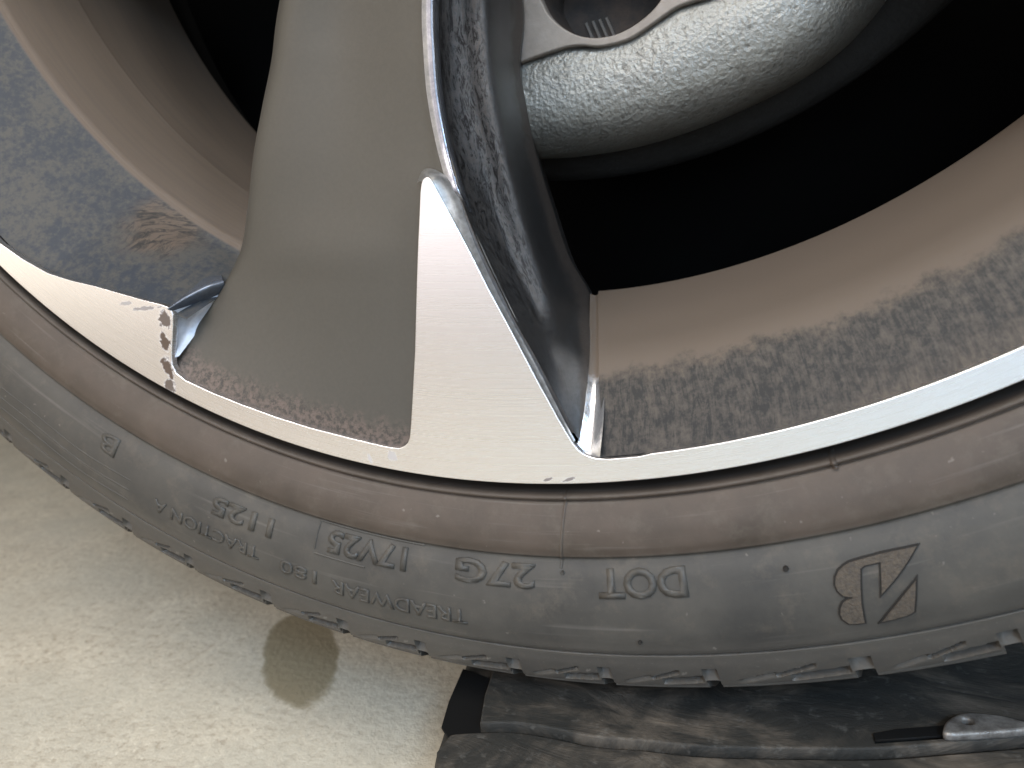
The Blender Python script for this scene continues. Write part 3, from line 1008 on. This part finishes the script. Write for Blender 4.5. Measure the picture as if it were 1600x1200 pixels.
hole = [tuple(p) for p in cr([(a, 0, b) for a, b in HOLE], 70, True)[:, (0, 2)]]
far = [(.035, -.125), (.040, -.060), (-.060, -.060), (-.115, -.090)]
far = [(SEAM[-1][0] + .004, SEAM[-1][1] + .03), (SEAM[0][0] + .035, SEAM[0][1] + .05)]
curve_fill('face_plate', [seam + far, hole], .0050, .0005, M['castface'], cal, .0568)
hc = np.array(hole).mean(axis=0)
# wall of the bore and the dark piston inside it
V, F = [], []
nh = len(hole)
for k, (sc, y) in enumerate([(1.01, .0575), (.985, .066), (.95, .078)]):
    for x, z in hole:
        V.append((hc[0] + (x - hc[0]) * sc, y, hc[1] + (z - hc[1]) * sc))
for k in range(2):
    for i in range(nh):
        j = (i + 1) % nh
        F.append((k * nh + i, k * nh + j, (k + 1) * nh + j, (k + 1) * nh + i))
F.append(tuple(range(2 * nh, 3 * nh)))
mesh_obj('bore', V, F, M['bore'], cal, smooth=False)

# cast ribs on the piston inside the bore
rb = []
for k in range(4):
    rb.append((hc[0] - .0095 + k * .0021, hc[1] - .0015 - .0006 * k))
V, F = [], []
for x, z in rb:
    o8 = len(V)
    for dx, dy, dz in [(-.0004, 0, -.004), (.0004, 0, -.004), (.0004, 0, .004), (-.0004, 0, .004)]:
        V += [(x + dx, .0785, z + dz), (x + dx, .0768, z + dz * .9)]
    F += [(o8 + 1, o8 + 3, o8 + 5, o8 + 7), (o8, o8 + 2, o8 + 3, o8 + 1), (o8 + 2, o8 + 4, o8 + 5, o8 + 3), (o8 + 4, o8 + 6, o8 + 7, o8 + 5), (o8 + 6, o8, o8 + 1, o8 + 7)]
mesh_obj('piston_ribs', V, F, M['rib'], cal, smooth=False)

# added near-black disc that paints the dark wheel interior
backdrop = empty('dark_backdrop', (0, 0, AX), 'added black disc darkening the wheel interior behind the caliper', 'dark backdrop', (0, -rad(22), 0))
revolve('backdrop_disc', [(.0, .150), (.10, .150), (.19, .155), (.228, .165)], M['black'], backdrop, 96)
revolve('bracket', prof_spline([(.150, .098), (.160, .100), (.1690, .103), (.1700, .108), (.166, .114)], 12), M['bracket'], backdrop, 90, -30, 25)

# ------------------------------------------------------------------ scuffed board under the tyre
EDGE = [Vector((*v, 0)) / 1000 for v in [[-30.3, 32.4], [-27.0, 21.4], [-24.0, 7.7], [-20.8, -4.3], [-18.5, -14.0], [-15.6, -20.0], [-12.8, -24.4], [-7.2, -32.4]]]
SL = [Vector((*v, 0)) / 1000 for v in [[-16.8, -7.8], [-14.0, -5.5], [-0.6, -1.3], [10.3, -0.7], [22.8, -1.3], [34.3, 0.5], [50.4, 2.2], [73.4, 7.7], [91.3, 12.6], [107.8, 19.2], [125.9, 26.8], [156.6, 40.5]]]
DE = [Vector((*v, 0)) / 1000 for v in [[-27.1, 25.2], [-16.5, 22.1], [-12.9, 9.0], [-9.1, -3.6], [-16.5, -8.5], [-20.8, -4.3], [-24.0, 7.7]]]
SLOT = [Vector((*v, 0)) / 1000 for v in [[90.8, 17.5], [96.4, 20.9], [108.4, 25.8], [108.1, 21.4], [91.2, 14.7]]]
TAB = [Vector((*v, 0)) / 1000 for v in [[107.8, 19.2], [107.3, 22.3], [109.4, 26.6], [113.7, 30.0], [121.1, 30.9], [126.5, 29.6], [128.9, 28.1], [125.7, 25.9], [116.7, 22.2]]]
TH = Vector((*[[113.2, 26.0]][0], 0)) / 1000
board = empty('scuffed_board', (.10, .05, 0), 'scuffed black plastic board with a metal tab under the tyre', 'board')
off = Vector((.10, .05, 0))


def plate(name, pts, z0, z1, bevel, mat, parent, holes=()):
    cu = bpy.data.curves.new(name, 'CURVE')
    cu.dimensions = '2D'
    cu.fill_mode = 'BOTH'
    cu.extrude = (z1 - z0) / 2 - bevel
    cu.bevel_depth = bevel
    cu.bevel_resolution = 3
    cu.offset = -bevel
    for L_ in [pts, *holes]:
        s = cu.splines.new('POLY')
        s.points.add(len(L_) - 1)
        for i, p in enumerate(L_):
            s.points[i].co = (p.x - off.x, p.y - off.y, 0, 1)
        s.use_cyclic_u = True
    tmp = bpy.data.objects.new(name, cu)
    C.objects.link(tmp)
    me = bpy.data.meshes.new_from_object(tmp.evaluated_get(bpy.context.evaluated_depsgraph_get()))
    bpy.data.objects.remove(tmp)
    for v in me.vertices:
        v.co.z += (z0 + z1) / 2
    me.materials.clear()
    me.materials.append(mat)
    for p in me.polygons:
        p.use_smooth = abs(p.normal.z) < .99
    o = bpy.data.objects.new(name, me)
    C.objects.link(o)
    o.parent = parent
    return o


edge = [Vector(p) for p in cr(EDGE[1:], 24)]
# run on behind the tyre and towards the viewer
u = (EDGE[1] - EDGE[2]).normalized()
rgt = Vector((u.y, -u.x, 0))
e_back = EDGE[1] + u * .20
e_front = EDGE[-1] - u * .05 + rgt * .02
sl = [Vector(p) for p in cr(SL, 50)]
plate('base', [e_back, *edge, e_front, e_front + rgt * .42, e_back + rgt * .42], 0.0, .041, .004, M['board'], board, holes=[SLOT])
plate('end_recess_shade', DE, .0411, .0418, .0002, M['boardblack'], board)  # black sheet standing in for shade in the recessed end
d1 = sl[-1] + rgt * .16
plate('top_plate', [DE[1] + u * .19, DE[1] + rgt * .001, DE[2], DE[3], *sl[7:], d1, d1 + u * .16], .0412, .0449, .0006, M['board'], board,
      holes=[SLOT])
plate('front_plate', [p - u * .0030 for p in sl[2:]] + [sl[-1] + rgt * .16 - u * .002, sl[-1] + rgt * .15 - u * .12, sl[2] - u * .045 + rgt * .012, sl[2] - u * .030 + rgt * .002, sl[2] - u * .010 - rgt * .002], .0412, .0440, .0006, M['board'], board)
ring = [TH + Vector((math.cos(a) * .0013, math.sin(a) * .0013, 0)) for a in np.linspace(0, 2 * PI, 16, endpoint=False)]
plate('metal_tab', [Vector(p) for p in cr(TAB, 30, True)], .0451, .0475, .0008, M['tab'], board, holes=[ring])
plate('slot_shade', SLOT, .0450, .0456, .0001, M['boardblack'], board)  # black sheet over the slot, painting its dark inside
